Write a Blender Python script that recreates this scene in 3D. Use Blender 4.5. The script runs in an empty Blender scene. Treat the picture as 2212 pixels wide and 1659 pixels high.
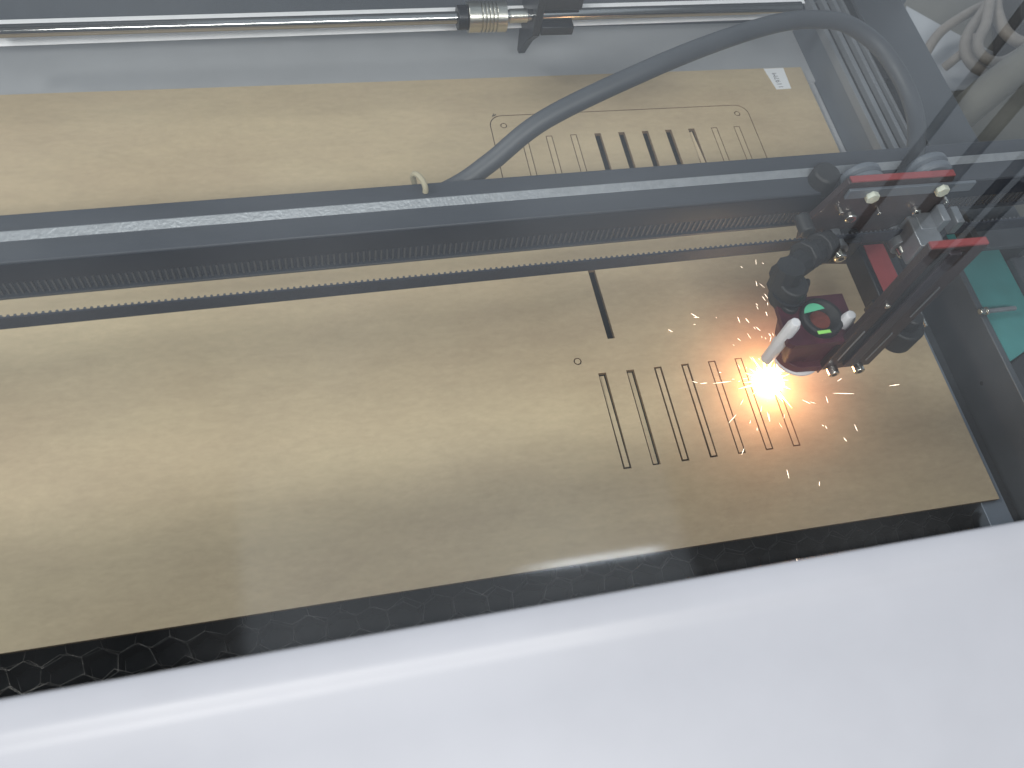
import bpy, bmesh, math, random
from mathutils import Vector, Matrix, noise
R = random.Random(11)
S = 0.01                       # everything below is written in centimetres
C = bpy.context.scene.collection
scene = bpy.context.scene

# ------------------------------------------------------------------ camera
CAM = Vector((-42.329, -12.824, 50.0))
MX = ((0.97290432, -0.18891663, 0.13329548),
      (-0.10660935, -0.8781195, -0.46641247),
      (0.20516243, 0.43956416, -0.87446654))
F = 1904.749
cd = bpy.data.cameras.new('camera'); cam = bpy.data.objects.new('camera', cd); C.objects.link(cam)
m = Matrix.Identity(4)
for i in range(3):
    m[i][0] = MX[0][i]; m[i][1] = -MX[1][i]; m[i][2] = -MX[2][i]; m[i][3] = CAM[i] * S
cam.matrix_world = m
cd.sensor_width = 36; cd.lens = 36 * F / 2212
cd.clip_start = 0.01; cd.clip_end = 100
cd.dof.use_dof = True; cd.dof.focus_distance = 0.585; cd.dof.aperture_fstop = 11
scene.camera = cam

def at(u, v, z=None, y=None, x=None):
    """point on a real plane of the machine (height z, or plane y / x) seen at photo position u, v"""
    a, b = (u - 1106) / F, (v - 829.5) / F
    d = Vector([MX[0][i] * a + MX[1][i] * b + MX[2][i] for i in range(3)])
    if z is not None: s = (z - CAM.z) / d.z
    elif y is not None: s = (y - CAM.y) / d.y
    else: s = (x - CAM.x) / d.x
    return CAM + d * s

# ------------------------------------------------------------------ world (dim workshop around the machine)
w = bpy.data.worlds.new('World'); scene.world = w; w.use_nodes = True
nt = w.node_tree; N = nt.nodes; L = nt.links; N.clear()
out = N.new('ShaderNodeOutputWorld'); bg = N.new('ShaderNodeBackground'); L.new(bg.outputs[0], out.inputs[0])
tc = N.new('ShaderNodeTexCoord'); sp = N.new('ShaderNodeSeparateXYZ'); L.new(tc.outputs['Generated'], sp.inputs[0])
def wm(op, a, b=None, clamp=False):
    n = N.new('ShaderNodeMath'); n.operation = op; n.use_clamp = clamp
    for i, q in enumerate((a, b)):
        if q is None: continue
        if isinstance(q, (int, float)): n.inputs[i].default_value = q
        else: L.new(q, n.inputs[i])
    return n.outputs[0]
zz = wm('MAXIMUM', sp.outputs[2], 0.05)
wa = wm('DIVIDE', sp.outputs[0], zz); wb = wm('DIVIDE', sp.outputs[1], zz)
def step(x, e, wdt=0.02):
    n = N.new('ShaderNodeMapRange'); n.interpolation_type = 'SMOOTHSTEP'
    L.new(x, n.inputs[0]); n.inputs[1].default_value = e - wdt; n.inputs[2].default_value = e + wdt
    return n.outputs[0]
def inv(x): return wm('SUBTRACT', 1.0, x)
base = wm('ADD', 0.05, wm('MULTIPLY', step(wb, 0.50, 0.26), 0.54))            # bright far wall, darker ceiling over the operator
patch = wm('MULTIPLY', wm('MULTIPLY', step(wa, -0.115, 0.012), inv(step(wa, 0.405, 0.012))), inv(step(wb, 0.40, 0.12)))
back = inv(step(wb, 0.02, 0.16))                                              # the lit room behind the operator
nz = N.new('ShaderNodeTexNoise'); nz.inputs['Scale'].default_value = 3.5; nz.inputs['Detail'].default_value = 2
L.new(tc.outputs['Generated'], nz.inputs['Vector'])
tube = wm('MULTIPLY', wm('MULTIPLY', step(wa, 0.22, 0.05), inv(step(wa, 0.37, 0.02))), wm('MULTIPLY', step(wb, 0.2593 - 0.004, 0.003), inv(step(wb, 0.2593 + 0.004, 0.003))))
base = wm('ADD', base, wm('MULTIPLY', tube, 5.0))
tot = wm('ADD', wm('ADD', base, wm('MULTIPLY', patch, 0.42)), wm('MULTIPLY', back, 0.12))
tot = wm('MULTIPLY', tot, wm('ADD', 0.45, wm('MULTIPLY', nz.outputs['Fac'], 1.10)))
bg.inputs['Color'].default_value = (0.80, 0.89, 1.0, 1)
L.new(tot, bg.inputs['Strength'])

# ------------------------------------------------------------------ unseen lamps added as key and fill
def area(name, loc, tgt, sx, sy, power, col):
    l = bpy.data.lights.new(name, 'AREA'); l.shape = 'RECTANGLE'; l.size = sx * S; l.size_y = sy * S
    l.energy = power; l.color = col
    o = bpy.data.objects.new(name, l); C.objects.link(o)
    o.location = Vector(loc) * S
    o.rotation_euler = (Vector(tgt) - Vector(loc)).to_track_quat('-Z', 'Y').to_euler()
    return o
area('unseen_key_lamp', (-240, 66, 200), (-30, 12, 0), 120, 44, 50, (1.0, 0.97, 0.93))  # unseen lamp set back left; its slant follows the beam's shadow
area('front_fill_lamp', (-46, -66, 108), (-36, 8, 0), 90, 16, 13.5, (1.0, 0.975, 0.94))  # unseen fill lamp added over the front to brighten the white panel

scene.view_settings.view_transform = 'Standard'; scene.view_settings.look = 'None'
scene.view_settings.exposure = 0.05; scene.view_settings.gamma = 1.0
scene.render.engine = 'CYCLES'
scene.cycles.transparent_max_bounces = 16

# ------------------------------------------------------------------ materials
def mat(name, col, rough=0.5, metal=0.0, var=0.0, vscale=3.0, bump=0.0, bscale=40.0, coat=0.0, stretch=(1, 1, 1), spec=0.5, rvar=0.0):
    """principled with procedural variation; scales are per 10 cm"""
    mt = bpy.data.materials.new(name); mt.use_nodes = True
    n = mt.node_tree.nodes; l = mt.node_tree.links; p = n['Principled BSDF']
    p.inputs['Roughness'].default_value = rough; p.inputs['Metallic'].default_value = metal
    p.inputs['Coat Weight'].default_value = coat; p.inputs['Coat Roughness'].default_value = 0.25
    p.inputs['Specular IOR Level'].default_value = spec
    g = n.new('ShaderNodeNewGeometry'); mp = n.new('ShaderNodeMapping'); l.new(g.outputs['Position'], mp.inputs[0])
    mp.inputs['Scale'].default_value = [10 * s for s in stretch]
    t = n.new('ShaderNodeTexNoise'); t.inputs['Scale'].default_value = vscale; t.inputs['Detail'].default_value = 6
    t.inputs['Roughness'].default_value = 0.6
    l.new(mp.outputs[0], t.inputs['Vector'])
    r = n.new('ShaderNodeMapRange'); l.new(t.outputs['Fac'], r.inputs[0])
    r.inputs[1].default_value = 0.25; r.inputs[2].default_value = 0.75
    r.inputs[3].default_value = 1 - var; r.inputs[4].default_value = 1 + var
    mx = n.new('ShaderNodeVectorMath'); mx.operation = 'SCALE'; mx.inputs[0].default_value = col[:3]
    l.new(r.outputs[0], mx.inputs['Scale']); l.new(mx.outputs[0], p.inputs['Base Color'])
    if rvar:
        r2 = n.new('ShaderNodeMapRange'); l.new(t.outputs['Fac'], r2.inputs[0])
        r2.inputs[1].default_value = 0.3; r2.inputs[2].default_value = 0.7
        r2.inputs[3].default_value = max(0.02, rough - rvar); r2.inputs[4].default_value = min(1, rough + rvar)
        l.new(r2.outputs[0], p.inputs['Roughness'])
    if bump:
        b = n.new('ShaderNodeBump'); b.inputs['Strength'].default_value = bump; b.inputs['Distance'].default_value = 0.0006
        t2 = n.new('ShaderNodeTexNoise'); t2.inputs['Scale'].default_value = bscale; t2.inputs['Detail'].default_value = 3
        l.new(mp.outputs[0], t2.inputs['Vector']); l.new(t2.outputs['Fac'], b.inputs['Height']); l.new(b.outputs[0], p.inputs['Normal'])
    return mt
def emis(name, col, strength):
    mt = bpy.data.materials.new(name); mt.use_nodes = True
    n = mt.node_tree.nodes; n.clear(); o = n.new('ShaderNodeOutputMaterial'); e = n.new('ShaderNodeEmission')
    e.inputs[0].default_value = (*col, 1); e.inputs[1].default_value = strength
    mt.node_tree.links.new(e.outputs[0], o.inputs[0]); return mt

M = {
 'blue_metal': mat('painted_blue_grey_metal', (0.115, 0.135, 0.165), 0.42, 0.0, 0.10, 4, 0.15, 60, rvar=0.08),
 'deck': mat('satin_grey_deck_metal', (0.45, 0.465, 0.495), 0.30, 0.15, 0.05, 2.5, 0.04, 30),
 'beam': mat('anodised_beam_metal', (0.044, 0.051, 0.066), 0.45, 0.1, 0.10, 6, 0.12, 80, stretch=(0.3, 1, 1), rvar=0.08),
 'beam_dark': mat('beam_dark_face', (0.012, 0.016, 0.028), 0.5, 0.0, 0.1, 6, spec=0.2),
 'worn_lit': mat('worn_lit_strip', (0.27, 0.29, 0.32), 0.40, 0.3, 0.14, 22, 0.5, 60),
 'chrome': mat('ground_steel_rod', (0.42, 0.42, 0.42), 0.12, 1.0, 0.05, 4, rvar=0.03, stretch=(0.2, 2, 2)),
 'alu': mat('brushed_aluminium', (0.62, 0.61, 0.56), 0.28, 1.0, 0.08, 10, 0.2, 60),
 'screw': mat('zinc_screw_steel', (0.66, 0.66, 0.62), 0.24, 1.0, 0.1, 20),
 'white_plate': mat('white_painted_rail', (0.90, 0.91, 0.95), 0.35, 0.0, 0.04, 6),
 'rubber': mat('black_belt_rubber', (0.024, 0.029, 0.044), 0.6, 0.0, 0.15, 8, 0.3, 60, spec=0.25),
 'hose': mat('grey_blue_hose_rubber', (0.062, 0.070, 0.084), 0.50, 0.0, 0.08, 5, 0.15, 50),
 'black': mat('black_plastic', (0.016, 0.017, 0.020), 0.55, 0.0, 0.2, 10, 0.2, 50),
 'black_metal': mat('black_anodised_metal', (0.022, 0.024, 0.030), 0.35, 0.4, 0.2, 10, 0.2, 60),
 'red': mat('red_anodised_plate', (0.30, 0.062, 0.068), 0.45, 0.15, 0.15, 8, 0.15, 60),
 'dark_red': mat('dark_red_anodised_plate', (0.070, 0.014, 0.028), 0.48, 0.15, 0.35, 8, 0.25, 50, rvar=0.1),
 'brown': mat('brown_anodised_plate', (0.050, 0.034, 0.036), 0.36, 0.35, 0.2, 8, 0.2, 50),
 'grey': mat('grey_cast_metal', (0.24, 0.26, 0.29), 0.35, 0.5, 0.15, 10, 0.3, 50),
 'nylon': mat('white_nylon', (0.66, 0.66, 0.70), 0.45, 0.0, 0.04, 10),
 'green': mat('green_reflex_paint', (0.10, 0.45, 0.27), 0.15, 0.0, 0.1, 10),
 'lime': mat('lime_reflex_paint', (0.30, 0.72, 0.16), 0.15, 0.0, 0.1, 10),
 'amber': mat('amber_lens_glass', (0.16, 0.04, 0.03), 0.12, 0.2, 0.4, 30),
 'cream': mat('cream_plastic_tie', (0.42, 0.38, 0.27), 0.45, 0.0, 0.05, 10),
 'burnt': mat('charred_cut_edge', (0.21, 0.14, 0.075), 0.9, 0.0, 0.4, 40),
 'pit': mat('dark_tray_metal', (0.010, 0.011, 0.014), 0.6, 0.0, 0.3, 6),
 'comb': mat('aluminium_honeycomb_foil', (0.145, 0.14, 0.135), 0.36, 1.0, 0.8, 5, 0.5, 40),
 'comb_wall': mat('dark_honeycomb_wall', (0.020, 0.021, 0.024), 0.5, 0.5, 0.4, 9),
 'enamel': mat('white_enamel', (0.365, 0.380, 0.420), 0.42, 0.0, 0.075, 0.8, 0.05, 12, coat=0.08, rvar=0.10, spec=0.35),
 'teal': mat('teal_painted_metal', (0.045, 0.200, 0.205), 0.42, 0.0, 0.18, 3, 0.1, 40),
 'wall_dark': mat('dark_grey_metal', (0.065, 0.075, 0.090), 0.42, 0.2, 0.15, 4, 0.12, 50, rvar=0.08),
 'beige': mat('beige_cable_sheath', (0.20, 0.18, 0.16), 0.6, 0.0, 0.12, 8, 0.3, 40),
 'beige_cloth': mat('beige_grey_bench_top', (0.13, 0.128, 0.112), 0.7, 0.0, 0.12, 4, 0.3, 30),
 'paper': mat('white_sticker_paper', (0.82, 0.84, 0.88), 0.6, 0.0, 0.02, 10),
 'sheet': mat('white_bench_sheet', (0.40, 0.42, 0.45), 0.6, 0.0, 0.04, 4),
 'pale': mat('pale_hex_bolt', (0.62, 0.66, 0.58), 0.4, 0.0, 0.08, 20),
 'ink': mat('grey_print', (0.16, 0.16, 0.19), 0.7),
}
# fibreboard: fine fibres, soft blotches
def board_mat(name, tint=1.0):
    mt = bpy.data.materials.new(name); mt.use_nodes = True
    n = mt.node_tree.nodes; l = mt.node_tree.links; p = n['Principled BSDF']
    p.inputs['Roughness'].default_value = 0.52; p.inputs['Specular IOR Level'].default_value = 0.45
    g = n.new('ShaderNodeNewGeometry')
    def tex(scale, stretch, det, rough=0.6):
        mp = n.new('ShaderNodeMapping'); l.new(g.outputs['Position'], mp.inputs[0]); mp.inputs['Scale'].default_value = [10 * s for s in stretch]
        t = n.new('ShaderNodeTexNoise'); t.inputs['Scale'].default_value = scale; t.inputs['Detail'].default_value = det
        t.inputs['Roughness'].default_value = rough; l.new(mp.outputs[0], t.inputs['Vector']); return t.outputs['Fac']
    big = tex(0.55, (0.7, 1.6, 1), 5); fine = tex(22, (0.6, 1.3, 1), 4, 0.75); med = tex(5, (0.45, 1.5, 1), 5)
    cr = n.new('ShaderNodeValToRGB'); l.new(big, cr.inputs[0])
    cr.color_ramp.elements[0].position = 0.32; cr.color_ramp.elements[0].color = (0.440 * tint, 0.345 * tint, 0.232 * tint, 1)
    cr.color_ramp.elements[1].position = 0.68; cr.color_ramp.elements[1].color = (0.535 * tint, 0.438 * tint, 0.288 * tint, 1)
    def rng(x, lo, hi):
        r = n.new('ShaderNodeMapRange'); l.new(x, r.inputs[0]); r.inputs[1].default_value = 0.3; r.inputs[2].default_value = 0.7
        r.inputs[3].default_value = lo; r.inputs[4].default_value = hi; return r.outputs[0]
    mu = n.new('ShaderNodeMath'); mu.operation = 'MULTIPLY'; l.new(rng(fine, 0.93, 1.07), mu.inputs[0]); l.new(rng(med, 0.95, 1.05), mu.inputs[1])
    vm = n.new('ShaderNodeVectorMath'); vm.operation = 'SCALE'; l.new(cr.outputs[0], vm.inputs[0]); l.new(mu.outputs[0], vm.inputs['Scale'])
    l.new(vm.outputs[0], p.inputs['Base Color'])
    b = n.new('ShaderNodeBump'); b.inputs['Strength'].default_value = 0.25; b.inputs['Distance'].default_value = 0.0003
    l.new(fine, b.inputs['Height']); l.new(b.outputs[0], p.inputs['Normal'])
    return mt
M['board'] = board_mat('fibreboard'); M['board_strip'] = board_mat('fibreboard_offcut', 1.06)
# clear lid: transmits, mirrors by Fresnel, a trace of dust with painted-in patchy haze
mt = bpy.data.materials.new('clear_acrylic'); mt.use_nodes = True; n = mt.node_tree.nodes; l = mt.node_tree.links; n.clear()
o = n.new('ShaderNodeOutputMaterial'); tr = n.new('ShaderNodeBsdfTransparent'); gl = n.new('ShaderNodeBsdfGlossy'); gl.inputs['Roughness'].default_value = 0.035
fr = n.new('ShaderNodeFresnel'); fr.inputs[0].default_value = 1.49; mx = n.new('ShaderNodeMixShader'); mx2 = n.new('ShaderNodeMixShader'); df = n.new('ShaderNodeBsdfDiffuse')
gb = n.new('ShaderNodeNewGeometry'); mi = n.new('ShaderNodeMapRange'); mi.inputs[3].default_value = 1.56; mi.inputs[4].default_value = 1 / 1.56
l.new(gb.outputs['Backfacing'], mi.inputs[0]); l.new(mi.outputs[0], fr.inputs[0])      # both faces of the sheet mirror alike
tr.inputs[0].default_value = (0.975, 0.985, 0.98, 1); df.inputs[0].default_value = (0.7, 0.72, 0.75, 1)
l.new(fr.outputs[0], mx.inputs[0]); l.new(tr.outputs[0], mx.inputs[1]); l.new(gl.outputs[0], mx.inputs[2])
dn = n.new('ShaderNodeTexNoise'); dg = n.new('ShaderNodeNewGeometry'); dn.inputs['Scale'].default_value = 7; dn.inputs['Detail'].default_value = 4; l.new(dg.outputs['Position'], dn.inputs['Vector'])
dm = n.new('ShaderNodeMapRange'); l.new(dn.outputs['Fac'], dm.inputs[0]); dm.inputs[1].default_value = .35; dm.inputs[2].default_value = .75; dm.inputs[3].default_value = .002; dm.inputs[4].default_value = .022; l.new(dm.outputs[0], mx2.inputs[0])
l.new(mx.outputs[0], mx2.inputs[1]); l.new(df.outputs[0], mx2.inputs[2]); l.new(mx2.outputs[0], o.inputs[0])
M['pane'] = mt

# ------------------------------------------------------------------ mesh helpers
class MB:
    def __init__(s): s.v = []; s.f = []
    def add(s, vs, fs):
        k = len(s.v); s.v += [Vector(a) for a in vs]; s.f += [[i + k for i in f] for f in fs]; return s
    def box(s, x0, x1, y0, y1, z0, z1, fn=None):
        vs = [(x, y, z) for z in (z0, z1) for y in (y0, y1) for x in (x0, x1)]
        if fn: vs = [fn(*a) for a in vs]
        return s.add(vs, [(0, 2, 3, 1), (4, 5, 7, 6), (0, 1, 5, 4), (2, 6, 7, 3), (0, 4, 6, 2), (1, 3, 7, 5)])
    def cyl(s, p0, p1, r0, r1=None, n=28):
        return s.tube([p0, p1], [r0, r0 if r1 is None else r1], n)
    def tube(s, path, r, n=16, cap=True):
        path = [Vector(p) for p in path]; rs = r if isinstance(r, (list, tuple)) else [r] * len(path)
        T = []
        for i in range(len(path)):
            a = path[max(0, i - 1)]; b = path[min(len(path) - 1, i + 1)]; t = (b - a)
            T.append(t.normalized() if t.length > 1e-9 else (T[-1] if T else Vector((0, 0, 1))))
        for i in range(len(path)):
            if (path[i] - path[max(0, i-1)]).length < 1e-9 and i > 0: T[i] = T[i-1]
        u = T[0].orthogonal().normalized(); vs = []
        for i, p in enumerate(path):
            u = (u - T[i] * u.dot(T[i])).normalized(); w_ = T[i].cross(u)
            for k in range(n):
                a = 2 * math.pi * k / n; vs.append(p + (u * math.cos(a) + w_ * math.sin(a)) * rs[i])
        fs = [(i * n + k, i * n + (k + 1) % n, (i + 1) * n + (k + 1) % n, (i + 1) * n + k) for i in range(len(path) - 1) for k in range(n)]
        if cap: fs += [tuple(reversed(range(n))), tuple(range((len(path) - 1) * n, len(path) * n))]
        return s.add(vs, fs)
    def ring(s, c, axis, prof, n=48, a0=0.0, a1=2 * math.pi):
        """revolve a closed profile [(radius, height)] about an axis"""
        c = Vector(c); ax = Vector(axis).normalized(); u = ax.orthogonal().normalized(); w_ = ax.cross(u); q = len(prof)
        full = abs(a1 - a0 - 2 * math.pi) < 1e-6; m_ = n if full else n + 1
        vs = []
        for k in range(m_):
            a = a0 + (a1 - a0) * k / n
            for (r, h) in prof: vs.append(c + (u * math.cos(a) + w_ * math.sin(a)) * r + ax * h)
        fs = []
        for k in range(n):
            k2 = (k + 1) % m_
            for j in range(q): fs.append((k * q + j, k * q + (j + 1) % q, k2 * q + (j + 1) % q, k2 * q + j))
        if not full: fs += [tuple(range(q)), tuple(reversed(range(n * q, n * q + q)))]
        return s.add(vs, fs)
    def prism(s, poly, fn):
        """poly in (a,b); fn(a,b,t) -> point for t = 0 and 1"""
        n = len(poly); vs = [fn(a, b, 0) for a, b in poly] + [fn(a, b, 1) for a, b in poly]
        fs = [tuple(range(n)), tuple(reversed(range(n, 2 * n)))] + [(i, i + n, (i + 1) % n + n, (i + 1) % n) for i in range(n)]
        return s.add(vs, fs)
    def build(s, name, m_, parent=None, bevel=0.0, base=None, angle=35, seg=2):
        me = bpy.data.meshes.new(name)
        if parent is not None: org = Vector(parent['org'])
        elif base is not None: org = Vector(base)
        else:
            lo = [min(v[i] for v in s.v) for i in range(3)]; hi = [max(v[i] for v in s.v) for i in range(3)]
            org = Vector(((lo[0] + hi[0]) / 2, (lo[1] + hi[1]) / 2, lo[2]))
        me.from_pydata([tuple((v - org) * S) for v in s.v], [], s.f); me.update()
        b = bmesh.new(); b.from_mesh(me); bmesh.ops.recalc_face_normals(b, faces=b.faces); b.to_mesh(me); b.free()
        for p in me.polygons: p.use_smooth = True
        me.set_sharp_from_angle(angle=math.radians(angle))
        me.materials.append(m_)
        ob = bpy.data.objects.new(name, me); C.objects.link(ob); ob['org'] = list(org)
        if parent is not None: ob.parent = parent
        else: ob.location = org * S
        if bevel:
            md = ob.modifiers.new('bevel', 'BEVEL'); md.width = bevel * S; md.segments = seg; md.limit_method = 'ANGLE'; md.angle_limit = math.radians(40)
        return ob
def thing(name, loc, label, cat, group=None):
    o = bpy.data.objects.new(name, None); C.objects.link(o); o.location = Vector(loc) * S; o['org'] = list(loc); o.empty_display_size = 0.01
    return tag(o, label, cat, group)
def tag(o, label=None, cat=None, group=None, kind=None):
    if label: o['label'] = label
    if cat: o['category'] = cat
    if group: o['group'] = group
    if kind: o['kind'] = kind
    return o
def catmull(pts, k=8):
    pts = [Vector(p) for p in pts]; P_ = [pts[0] * 2 - pts[1]] + pts + [pts[-1] * 2 - pts[-2]]; res = []
    for i in range(1, len(P_) - 2):
        for j in range(k):
            t = j / k; a, b, c, d = P_[i - 1:i + 3]
            res.append(0.5 * ((2 * b) + (c - a) * t + (2 * a - 5 * b + 4 * c - d) * t * t + (3 * b - a - 3 * c + d) * t ** 3))
    res.append(pts[-1]); return res
def plate(name, outer, holes, z0, z1, m_, m_edge, parent=None):
    """flat sheet with holes cut right through (outline and holes are [(x, y)])"""
    cu = bpy.data.curves.new(name, 'CURVE'); cu.dimensions = '2D'; cu.fill_mode = 'BOTH'; cu.extrude = (z1 - z0) / 2 * S
    ox, oy = (parent['org'][0], parent['org'][1]) if parent is not None else (0, 0)
    for lp in [outer] + holes:
        sp_ = cu.splines.new('POLY'); sp_.points.add(len(lp) - 1); sp_.use_cyclic_u = True
        for p_, q in zip(sp_.points, lp): p_.co = ((q[0] - ox) * S, (q[1] - oy) * S, 0, 1)
    tmp = bpy.data.objects.new('tmp', cu); C.objects.link(tmp)
    bpy.context.view_layer.update()
    me = bpy.data.meshes.new_from_object(tmp.evaluated_get(bpy.context.evaluated_depsgraph_get()))
    bpy.data.objects.remove(tmp); bpy.data.curves.remove(cu)
    me.name = name; me.materials.clear(); me.materials.append(m_); me.materials.append(m_edge)
    zc = (z0 + z1) / 2
    for p in me.polygons:
        p.use_smooth = False; p.material_index = 1 if abs(p.normal.z) < 0.5 else 0
    ob = bpy.data.objects.new(name, me); C.objects.link(ob)
    if parent is not None: ob.parent = parent; ob.location = (0, 0, (zc - parent['org'][2]) * S)
    else: ob.location = (0, 0, zc * S)
    ob['org'] = [0, 0, zc]
    return ob
def rect(x0, x1, y0, y1): return [(x0, y0), (x1, y0), (x1, y1), (x0, y1)]
def circ(x, y, r, n=20): return [(x + r * math.cos(2 * math.pi * i / n), y + r * math.sin(2 * math.pi * i / n)) for i in range(n)]
def rrect(x0, x1, y0, y1, r, n=8):
    res = []
    for cx, cy, a in ((x1 - r, y0 + r, -90), (x1 - r, y1 - r, 0), (x0 + r, y1 - r, 90), (x0 + r, y0 + r, 180)):
        for i in range(n + 1):
            t = math.radians(a + 90 * i / n); res.append((cx + r * math.cos(t), cy + r * math.sin(t)))
    return res

# ------------------------------------------------------------------ machine shell
d = MB().box(-78, 12, 38.2, 47, -1.5, -0.45); d.box(-78, -30, 36, 38.2, -1.5, -0.5); tag(d.build('machine_deck', M['deck'], bevel=0.05), kind='structure')
b = MB().box(-80, 40, -12, 50, -14, -12); tag(b.build('machine_floor', M['pit']), kind='structure')
sh = MB().box(-80, 12, 45.5, 46.5, -1.5, 19); tag(sh.build('rear_wall', M['blue_metal']), kind='structure')

# side ledge and its girder
side = thing('side_girder', (5, 15, -12), 'dark grey steel side girder right of the bed with a round hole in its face', 'girder')
g = MB().box(3.0, 3.5, -8, 24, -12, 2.40); g.build('girder_wall', M['wall_dark'], side, bevel=0.08)
MB().box(0.75, 2.995, -8, 46, -3.0, -2.6).build('gutter', M['wall_dark'], side)
hp = at(2120, 828, x=2.98)
MB().cyl((2.985, hp.y, hp.z), (3.1, hp.y, hp.z), 0.16).build('hole', M['pit'], side)
ledge = thing('side_ledge', (6, 30, 2), 'flat dark grey metal ledge between the rear rail and the outer bench', 'ledge')
MB().prism([(4.4, 17), (8.75, 17), (8.9, 46), (4.4, 46)], lambda a, b, t: (a, b, 3.55 + 0.4 * t)).build('ledge_top', M['wall_dark'], ledge, bevel=0.05)
MB().box(8.2, 8.7, 17, 46, -11.9, 3.54).build('ledge_wall', M['wall_dark'], ledge)
tp = thing('teal_tray', (8, 12, 2), 'teal painted flat metal tray at the right edge beside the side girder', 'tray')
MB().prism([(3.51, 8.7), (5.2, 9.4), (7.5, 10.6), (7.5, 20.5), (3.51, 20.5)], lambda a, b, t: (a, b, 1.2 + 0.9 * t)).build('tray_top', M['teal'], tp, bevel=0.05)
sbx = MB().box(7.55, 18, 4, 16.9, -11.9, 2.6); tag(sbx.build('side_box', M['wall_dark'], bevel=0.1), 'dark grey metal box to the right of the teal tray', 'box')
ft = MB().prism([(3.51, -8), (7.5, -8), (7.5, 10.5), (5.2, 9.35), (3.51, 8.65)], lambda a, b, t: (a, b, -11.9 + 12.4 * t)); tag(ft.build('front_box', M['wall_dark'], bevel=0.1), 'dark grey metal box in front of the teal tray at the right edge', 'box')
lb = thing('levelling_bolt', (3.3, 12.6, 2.4), 'small shiny levelling bolt standing out over the teal tray edge', 'bolt')
MB().cyl((2.7, 12.55, 2.75), (3.15, 12.55, 2.75), 0.22).cyl((3.15, 12.55, 2.75), (3.3, 12.55, 2.75), 0.34, n=6).build('bolt_head', M['screw'], lb, bevel=0.03)
MB().cyl((3.3, 12.55, 2.75), (5.6, 12.55, 2.75), 0.17).build('bolt_shank', M['grey'], lb)

rail = thing('side_rail', (2.8, 34, -2), 'long grooved dark extrusion rail running back along the right of the board', 'rail')
rp = [(1.15, 2.2), (1.15, 3.0), (1.55, 3.0), (1.55, 2.5), (2.2, 2.5), (2.2, 3.05), (2.62, 3.05), (2.62, 2.5), (3.25, 2.5), (3.25, 3.05), (3.6, 3.05), (3.6, 2.5), (4.1, 2.5), (4.1, 3.0), (4.35, 3.0), (4.35, 2.2)]
MB().prism(rp, lambda a, b, t: (a - 0.05 * (1 - t), 22 + 22.5 * t, b)).build('extrusion', mat('rail_metal', (0.21, 0.225, 0.25), 0.42, 0.1, 0.08, 6), rail, bevel=0.03)
MB().box(1.56, 2.19, 22.1, 44.3, 2.505, 2.52).box(2.63, 3.24, 22.1, 44.3, 2.505, 2.52).box(3.61, 4.09, 22.1, 41, 2.505, 2.52).build('groove_shade', M['pit'], rail)  # dark strips paint the shade onto the groove floors
MB().box(1.2, 4.3, 22.2, 44.2, -2.0, 2.19).build('web', M['blue_metal'], rail)
eb = [at(u, v, z=-0.4) for u, v in ((1920, 274), (1996, 268), (2014, 330), (1942, 338))]
tag(MB().prism([(p.x, p.y) for p in eb], lambda a, b, t: (a, b, -0.58 + .12 * t)).build('shim_plate', M['white_plate'], bevel=0.03), 'small pale metal plate between the board corner and the grooved rail', 'plate')
cb = MB().box(0.45, 1.14, 24, 45.4, -2.5, -0.6); cb.box(0.5, 1.1, 26.5, 30.5, -0.6, -0.52)
tag(cb.build('channel_plate', M['deck'], bevel=0.04), 'narrow satin grey channel plate between board and grooved rail', 'plate')

# bench beyond the machine
tag(MB().box(8.72, 60, 0, 90, -8.4, -8).build('bench', M['beige_cloth']), kind='structure')
ps = [at(u, v, z=-7.95) for u, v in ((1958, 14), (2040, 60), (2095, 88), (2160, 120), (2130, 190), (2010, 200), (1940, 90))]
sb = MB(); sb.prism([(p.x, p.y) for p in ps], lambda a, b, t: (a, b, -7.99 + 0.1 * t)); tag(sb.build('paper_sheet', M['sheet']), 'pale sheet lying on the bench under the loose beige cables', 'sheet')
def cable(name, pts, r, label, z=-6.5, mt_='beige'):
    path = catmull([at(u, v, z=z + dz) for u, v, dz in pts], 8)
    tag(MB().tube(path, r, 12).build(name, M[mt_]), label, 'cable', 'loose cables on the side bench')
cable('loose_cable', [(1990, 135, -1), (2009, 99, 0), (2030, 71, .5), (2055, 51, 1), (2096, 26, 1), (2135, 6, 1), (2160, -20, 1)], 0.5, 'outermost beige cable arching over the pale sheet towards the top')
cable('loose_cable', [(2148, -14, 2), (2128, 22, 2), (2100, 62, 2), (2087, 92, 2), (2090, 120, 2), (2112, 146, 2), (2150, 156, 2), (2200, 150, 1)], 0.62, 'thick beige cable loop curling down and to the right')
cable('loose_cable', [(2040, 146, 0), (2062, 128, 1), (2086, 108, 1.5), (2110, 78, 2.5)], 0.45, 'short beige cable tucked under the thick cable loop')
cable('loose_cable', [(2150, -10, 3), (2154, 30, 3), (2170, 66, 3), (2196, 88, 3), (2230, 98, 3)], 0.6, 'beige cable bending right below the dark box')
cable('loose_cable', [(2140, -10, 3.6), (2130, 50, 3.6), (2112, 92, 3.6), (2124, 122, 3.6), (2160, 134, 3.6), (2205, 112, 3.6), (2240, 80, 3)], 0.5, 'inner beige cable loop nested in the bundle')
q = [at(u, v, z=-5) for u, v in ((2176, -30), (2260, -30), (2260, 84), (2182, 80))]
tag(MB().prism([(p.x, p.y) for p in q], lambda a, b, t: (a, b, -8 + 5 * t)).build('junction_box', M['black'], bevel=0.3), 'black box in the far corner behind the beige cables', 'box')
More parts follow.
